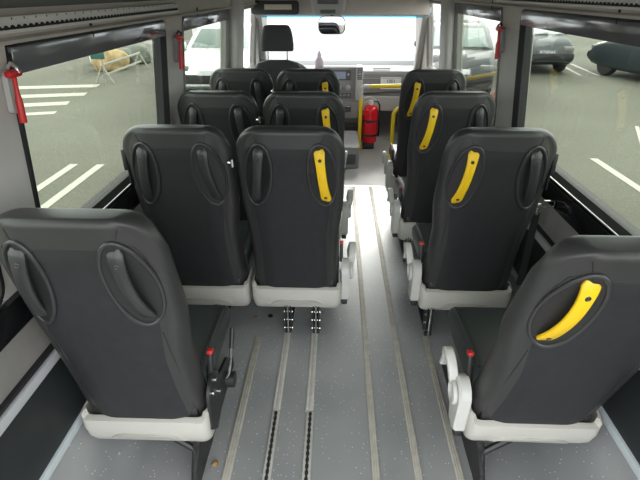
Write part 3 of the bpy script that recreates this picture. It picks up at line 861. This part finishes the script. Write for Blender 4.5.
# ------------------------------------------------------------------ rails and extinguisher
yr = thing('handrail', 'yellow handrail with grey elbow, holding extinguisher by the dashboard', 'handrail', (.252, 4.95, 0))
mb = MB(); mb.tube([(0, 0, .0), (0, 0, .535)], .019, n=14); mb.obj('upright', 'yellowp', yr)
mb = MB(); mb.tube([(0, 0, .53), (0, 0, .60)] + [(.045 - .045 * math.cos(a), 0, .60 + .045 * math.sin(a)) for a in [i / 8 * PI / 2 for i in range(1, 9)]] + [(.085, 0, .645)], .0215, n=14); e = mb.obj('elbow', 'hinge', yr); e['label'] = 'pale grey elbow joint'
mb = MB(); mb.tube([(.08, 0, .645), (.60, .0, .66)], .019, n=14); mb.obj('crossbar', 'yellowp', yr)
mb = MB(); mb.lathe([(.04, 0), (.04, .008), (.024, .012)], n=18); mb.obj('foot_flange', 'yellowp', yr)
fe = thing('fire_extinguisher', 'red fire extinguisher strapped beside the yellow handrail', 'fire extinguisher', (.362, 5.0, 0))
mb = MB(); mb.lathe([(.05, .058), (.066, .062), (.076, .075), (.078, .10), (.078, .395), (.073, .42), (.058, .442), (.034, .452), (.022, .46)], n=28); mb.obj('cylinder', 'redpaint', fe)
mb = MB(); mb.lathe([(.026, .455), (.026, .485), (.018, .50)], n=16); mb.tube([(0, 0, .485), (0, -.03, .50)], .012, n=8); mb.obj('valve', 'white', fe)
mb = MB(); mb.tube([(-.085, .0, .485), (-.07, 0, .52), (-.02, 0, .53), (.03, 0, .515), (.055, 0, .485)], .008, n=8); mb.obj('carry_handle', 'hinge', fe)
mb = MB(); mb.tube([(-.07, .0, .47), (-.03, 0, .49), (.03, 0, .49)], .006, n=8); mb.obj('squeeze_lever', 'hinge', fe)
mb = MB(); mb.tube([(.03, 0, .49), (.07, 0, .485), (.09, 0, .45), (.094, 0, .38), (.094, 0, .18), (.09, 0, .12)], .009, n=8); mb.obj('hose', 'black', fe)
for z in (.145, .295):
    mb = MB(); mb.lathe([(.0795, z - .011), (.081, z - .009), (.081, z + .009), (.0795, z + .011)], n=28, cap=False); mb.box((-.03, -.078, z), (.03, .014, .026), bev=.003); mb.obj('strap', 'black', fe)
mb = MB(); mb.box((-.01, .0, .03), (.12, .12, .058), bev=.008); mb.box((-.084, .0, .20), (.008, .05, .30), bev=.003); mb.obj('bracket', 'black', fe)
sr = thing('step_rail', 'bent yellow grab rail at the side step, ahead of the front right seat', 'handrail', (.572, 4.74, 0))
mb = MB(); mb.tube([(0, 0, .0), (0, 0, .40)] + [(.08 - .08 * math.cos(a), 0, .40 + .08 * math.sin(a)) for a in [i / 8 * PI / 2 for i in range(1, 9)]] + [(.26, 0, .48)], .019, n=14); mb.obj('bent_tube', 'yellowp', sr)
mb = MB(); mb.lathe([(.038, 0), (.038, .008), (.024, .012)], n=18); mb.obj('foot_flange', 'yellowp', sr)
sn = MB(); sn.box((0, 0, 0), (.05, .50, .008), bev=.002); sn.box((.06, .235, 0), (.14, .05, .008), bev=.002)
o = sn.obj('step_nosing', 'yellowp'); o.location = (.575, 4.58, .0005); tag(o, 'yellow edge strip on the floor at the side step', 'step edge')
sb = MB(); sb.loft([[V((x, y, z)) for x, y in rrect(.20, .20, .03)] for z in (0, .05, .055)])
# low engine / partition pedestal
pd = thing('pedestal_box', 'low grey floor box left of the yellow upright', 'box', (.06, 4.62, 0))
mb = MB(); mb.loft([[V((x, y, z)) for x, y in rrect(.33 * k_, .62 * k_, .03)] for z, k_ in ((0, 1), (.19, 1), (.20, .98))]); mb.obj('cover', 'dash', pd)
mb = MB(); mb.box((0, -.312, .09), (.26, .006, .10), bev=.002); mb.obj('front_panel', 'dashd', pd)

# ------------------------------------------------------------------ emergency hammers
def hammer(side, y, z, lab, k_=1., zx=None):
    s = -1 if side == 'left' else 1
    x = CX + s * (wx(z) - .002)
    r = thing('emergency_hammer', lab, 'hammer', (x, y, z), 0, 'red emergency hammers'); r.rotation_euler = (0, s * -.1, 0)
    mb = MB(); mb.loft([[V((-s * q, yy, zz - .02)) for yy, zz in rrect(.042 * k_, .15 * k_, .02 * k_)] for q in (0., .010, .014)])
    mb.obj('holder', 'hinge' if y < 2 else 'dash', r)
    mb = MB(); mb.tube([(-s * .012, .0, .058 * k_), (-s * .020, 0, .075 * k_), (-s * .032, 0, .066 * k_), (-s * .036, 0, .045 * k_)], .006, n=8); mb.obj('clip', 'chrome' if y < 2 else 'black', r)
    mb = MB(); mb.tube([(-s * .030, -.012, .04 * k_), (-s * .030, -.012, -.02 * k_), (-s * .032, -.014, -.05 * k_), (-s * .034, -.016, -.13 * k_)], [.008 * k_, .008 * k_, .0125 * k_, .0135 * k_], n=12)
    mb.box((-s * .030, -.012, .045 * k_), (.028 * k_, .075 * k_, .026 * k_), bev=.006); mb.obj('hammer_body', 'red', r)
    return r
hammer('left', 1.16, 1.30, 'red emergency hammer on the rear left pillar, nearest the camera', .66)
hammer('left', 2.49, 1.265, 'red emergency hammer on the left pillar between the windows', .85)
hammer('right', 2.74, 1.29, 'red emergency hammer on the right pillar between the windows', .85)
# belt tongue on the right sill
bt = thing('belt_tongue', 'loose metal belt tongue lying by the right window sill', 'belt tongue', (.885, 1.82, .72))
mb = MB(); mb.tube([(x, 0, z) for x, z in rrect(.05, .028, .006, 3)], .004, n=6, closed=True); mb.box((-.035, 0, -.008), (.03, .006, .02), bev=.002); mb.box((-.04, 0, -.03), (.012, .006, .04), bev=.002); mb.obj('tongue', 'chrome', bt)
mb = MB(); mb.box((-.04, .0, -.22), (.03, .003, .36)); mb.obj('webbing', 'black', bt)

# ------------------------------------------------------------------ litter on the floor
def bit(x, y, s, m, name, lab, cat):
    mb = MB(); r = bmesh.ops.create_icosphere(mb.bm, subdivisions=2, radius=s)
    for v in mb.bm.verts: v.co = V((v.co.x * random.uniform(.8, 1.2), v.co.y * random.uniform(.8, 1.2), max(-.3 * s, v.co.z * .55) + .3 * s))
    o = mb.obj(name, m); o.location = (x, y, .001); tag(o, lab, cat)
bit(-.40, 1.955, .011, 'leaf', 'dry_leaf', 'brown crumpled leaf on the floor behind the left pair', 'leaf')
bit(-.325, 1.97, .014, 'black', 'bottle_cap', 'small black cap on the floor by the left seat leg', 'cap')
bit(-.415, 1.10, .012, 'leaf', 'litter_scrap', 'orange brown scrap on the floor at the bottom left', 'litter')

# ================================================================== OUTSIDE
GZ = -.65
g = MB(); g.box((0, 12, GZ - .05), (90, 80, .1)); struct(g.obj('ground', 'asphalt'))
def stripe(x0, y0, x1, y1, wd, lab, grp):
    a, b = V((x0, y0, 0)), V((x1, y1, 0)); L = (b - a).length
    mb = MB(); mb.box((0, 0, 0), (L, wd, .006), bev=.001)
    o = mb.obj('painted_line', 'line'); o.location = (*((a + b) / 2).xy, GZ + .0035); o.rotation_euler = (0, 0, math.atan2(b.y - a.y, b.x - a.x))
    tag(o, lab, 'road marking', grp)
cw = 'white crossing bars'
stripe(-6.1, 12.3, -13, 11.0, .42, 'farthest white crossing bar outside the left window', cw)
stripe(-5.9, 11.2, -13, 9.4, .40, 'middle white crossing bar outside the left window', cw)
stripe(-5.8, 10.2, -13, 8.0, .38, 'nearest of three white crossing bars outside the left window', cw)
stripe(-5.6, 9.3, -6.9, 8.9, .25, 'short worn bar before the white crossing bars', cw)
stripe(-3.66, 6.2, -3.62, 3.2, .11, 'left of two parking lines below the left window', 'parking lines')
stripe(-3.28, 6.2, -3.24, 3.2, .11, 'right of two parking lines below the left window', 'parking lines')
stripe(3.74, 6.7, 3.73, 3.2, .11, 'parking line outside the right window near the rear seat', 'parking lines')
stripe(7.3, 16.2, 7.0, 14.4, .10, 'left of two far lines beside the parked dark cars', 'parking lines')
stripe(7.8, 16.9, 7.5, 14.4, .10, 'right of two far lines beside the parked dark cars', 'parking lines')
stripe(5.4, 8.6, 4.3, 6.3, .06, 'thin pale line on the ground outside the right window', 'parking lines')

# barrier with sign
br = thing('barrier', 'low pale tubular barrier with a small green sign outside the left window', 'barrier', (-6.1, 14.0, GZ), math.radians(92))
for x in (-1.4, 1.4):
    mb = MB(); mb.tube([(x, -.24, .0), (x, 0, .47)], .022, n=8); mb.tube([(x, .24, 0), (x, 0, .47)], .022, n=8); mb.obj('trestle', 'line', br)
for z in (.20, .45):
    mb = MB(); mb.box((0, 0, z), (2.95, .03, .06), bev=.008); mb.obj('rail', 'line', br)
mb = MB(); mb.tube([(-1.40, -.03, .0), (-1.40, -.03, .80)], .018, n=8); mb.obj('sign_post', 'dash', br)
mb = MB(); mb.box((-1.43, .05, .72), (.02, .36, .22), bev=.006); mb.obj('sign_panel', 'sign', br)
def lump(x, y, r, m, name, lab, cat, sc=(1, 1, .8)):
    mb = MB(); bmesh.ops.create_icosphere(mb.bm, subdivisions=4, radius=r)
    o1 = random.uniform(0, 9)
    for v in mb.bm.verts:
        c = v.co; k_ = 1 + .13 * math.sin(3.1 * c.x / r + o1) * math.cos(2.7 * c.y / r + o1) + .07 * math.sin(6 * c.z / r + o1 * 2) * math.cos(5 * c.x / r)
        v.co = V((c.x * sc[0] * k_, c.y * sc[1] * k_, max(c.z * sc[2] * k_, -r * sc[2] * .6) + r * sc[2] * .6))
    o = mb.obj(name, m, smooth=60); o.location = (x, y, GZ); tag(o, lab, cat)
lump(-7.0, 15.1, .50, 'rock', 'rubble_heap', 'tan rubble heap behind the barrier outside the left window', 'heap', (1.1, 1, .85))
lump(-6.75, 16.6, .45, 'rockd', 'rubble_heap', 'dark grey heap right of the tan one behind the barrier', 'heap', (1.1, 1, .75))
lump(-7.9, 16.35, .36, 'sack', 'bulk_sack', 'white bulky sack behind the rubble heaps', 'sack', (.9, .9, 1.9))

# cars
def car(loc, rz, paint, lab, plate_txt=None, grp='parked cars'):
    r = thing('car', lab, 'car', loc, rz, grp)
    L_ = 4.3
    prof = [(-2.15, .35, .62), (-2.10, .28, .95), (-1.6, .22, 1.02), (-1.0, .2, 1.06), (.0, .2, 1.05), (.8, .2, 1.0), (1.5, .22, .93), (1.95, .26, .82), (2.15, .36, .60)]
    mb = MB(); R_ = []
    for x, zb, zt in prof:
        hw = .87 - .12 * (abs(x) / 2.15) ** 4
        R_.append([V((x, y * (1 if z < .1 else .96), (zb + zt) / 2 + z)) for y, z in rrect(2 * hw, zt - zb, min(.13, (zt - zb) * .4), 5)])
    mb.loft(R_); mb.obj('body', paint, r)
    mb = MB(); R_ = []
    for z, x0, x1, hw in ((.98, -1.95, 1.05, .80), (1.2, -1.78, .70, .74), (1.40, -1.55, .30, .66), (1.46, -1.35, .1, .60)):
        R_.append([V(((x0 + x1) / 2 + x, y, z)) for x, y in rrect(x1 - x0, 2 * hw, .16, 5)])
    mb.loft(R_); cb = mb.obj('cabin', paint, r)
    q = lambda z, o_: interp([(.98, .80), (1.2, .74), (1.40, .66)], z) + o_
    for s in (-1, 1):
        for P in ([(-1.55, 1.05), (-.45, 1.05), (-.45, 1.36), (-1.2, 1.36)], [(-.38, 1.05), (.72, 1.05), (.28, 1.36), (-.38, 1.36)]):
            mb = MB(); mb.loft([[V((x, s * q(z, .012), z)) for x, z in P], [V((x, s * q(z, -.01), z)) for x, z in P]]); mb.obj('side_window', 'carglass', cb)
    for P in ([(-1.93, 1.03), (-1.60, 1.37)], [(.99, 1.02), (.38, 1.37)]):
        sgn = 1 if P[0][0] > 0 else -1
        mb = MB(); mb.loft([[V((P[0][0] + sgn * d_, -.66, P[0][1])), V((P[0][0] + sgn * d_, .66, P[0][1])), V((P[1][0] + sgn * d_, .54, P[1][1])), V((P[1][0] + sgn * d_, -.54, P[1][1]))] for d_ in (.035, .0)]); mb.obj('screen_glass', 'carglass', cb)
    for x in (-1.32, 1.32):
        for s in (-1, 1):
            mb = MB(); mx = T(x, s * .70, .32) @ RX(PI / 2)
            mb.lathe([(.20, -.11), (.30, -.11), (.32, -.08), (.32, .08), (.30, .11), (.20, .11)], n=24, mtx=mx); wh = mb.obj('wheel', 'tyre', r)
            mb = MB(); mb.lathe([(.205, -.085), (.205, .085)], n=20, mtx=mx)
            for kk in range(5):
                a = 2 * PI * kk / 5; mb.box((0, 0, 0), (.05, .20, .18), rot=Matrix.Rotation(a, 3, 'Y'))
                for v in mb.bm.verts[-8:]: v.co += V((x + .1 * math.sin(a), s * .70, .32 + .1 * math.cos(a)))
            mb.obj('rim', 'rim', wh)
    for s in (-1, 1):
        mb = MB(); mb.box((-2.085, s * .62, .82), (.10, .26, .16), bev=.03); mb.obj('tail_lamp', 'lamp', r)
        mb = MB(); mb.box((2.02, s * .60, .70), (.16, .28, .12), bev=.03); mb.obj('headlamp', 'lens', r)
        mb = MB(); mb.box((.72, s * .93, 1.04), (.12, .16, .12), bev=.03); mb.obj('door_mirror', paint, r)
    for sgn in (-1, 1):
        mb = MB(); mb.box((sgn * 2.155, 0, .50), (.10, 1.5, .18), bev=.04); mb.obj('bumper', 'tyre', r)
        mb = MB(); mb.box((sgn * 2.165, 0, .62), (.03, .52, .12), bev=.004); pl = mb.obj('number_plate', 'dashd' if plate_txt else 'plate', r)
        if plate_txt: text('plate_lettering', plate_txt, .10, 'white', T(sgn * 2.182, 0, .62) @ RZ(sgn * PI / 2) @ RX(PI / 2), pl)
    return r
car((6.1, 16.6, GZ), math.radians(-94), 'card', 'dark car parked outside the front of the large right window, plate facing the bus', 'KITEENIA')
car((8.75, 13.4, GZ), math.radians(104), 'card', 'second dark car standing side-on to the right of the plated car outside right window')
car((2.98, 12.75, GZ), math.radians(-101), 'card', 'dark car seen through the narrow right window ahead')
car((-2.66, 12.4, GZ), math.radians(-90), 'carw', 'white car seen through the narrow left window')
# added white wall standing in for the blown-out glare ahead
bl = thing('whiteout_wall', 'long white wall added beyond the windscreen for the blown-out white view', 'wall', (.25, 15.6, GZ))
mb = MB(); mb.box((0, .15, 1.3), (9.4, .3, 2.6), bev=.01); mb.obj('whiteout_face', 'whiteout', bl)
mb = MB(); mb.box((0, .15, 2.64), (9.5, .42, .08), bev=.015); mb.obj('coping', 'band', bl)
mb = MB(); mb.box((0, -.02, .12), (9.4, .06, .24), bev=.01); mb.obj('plinth', 'band', bl)
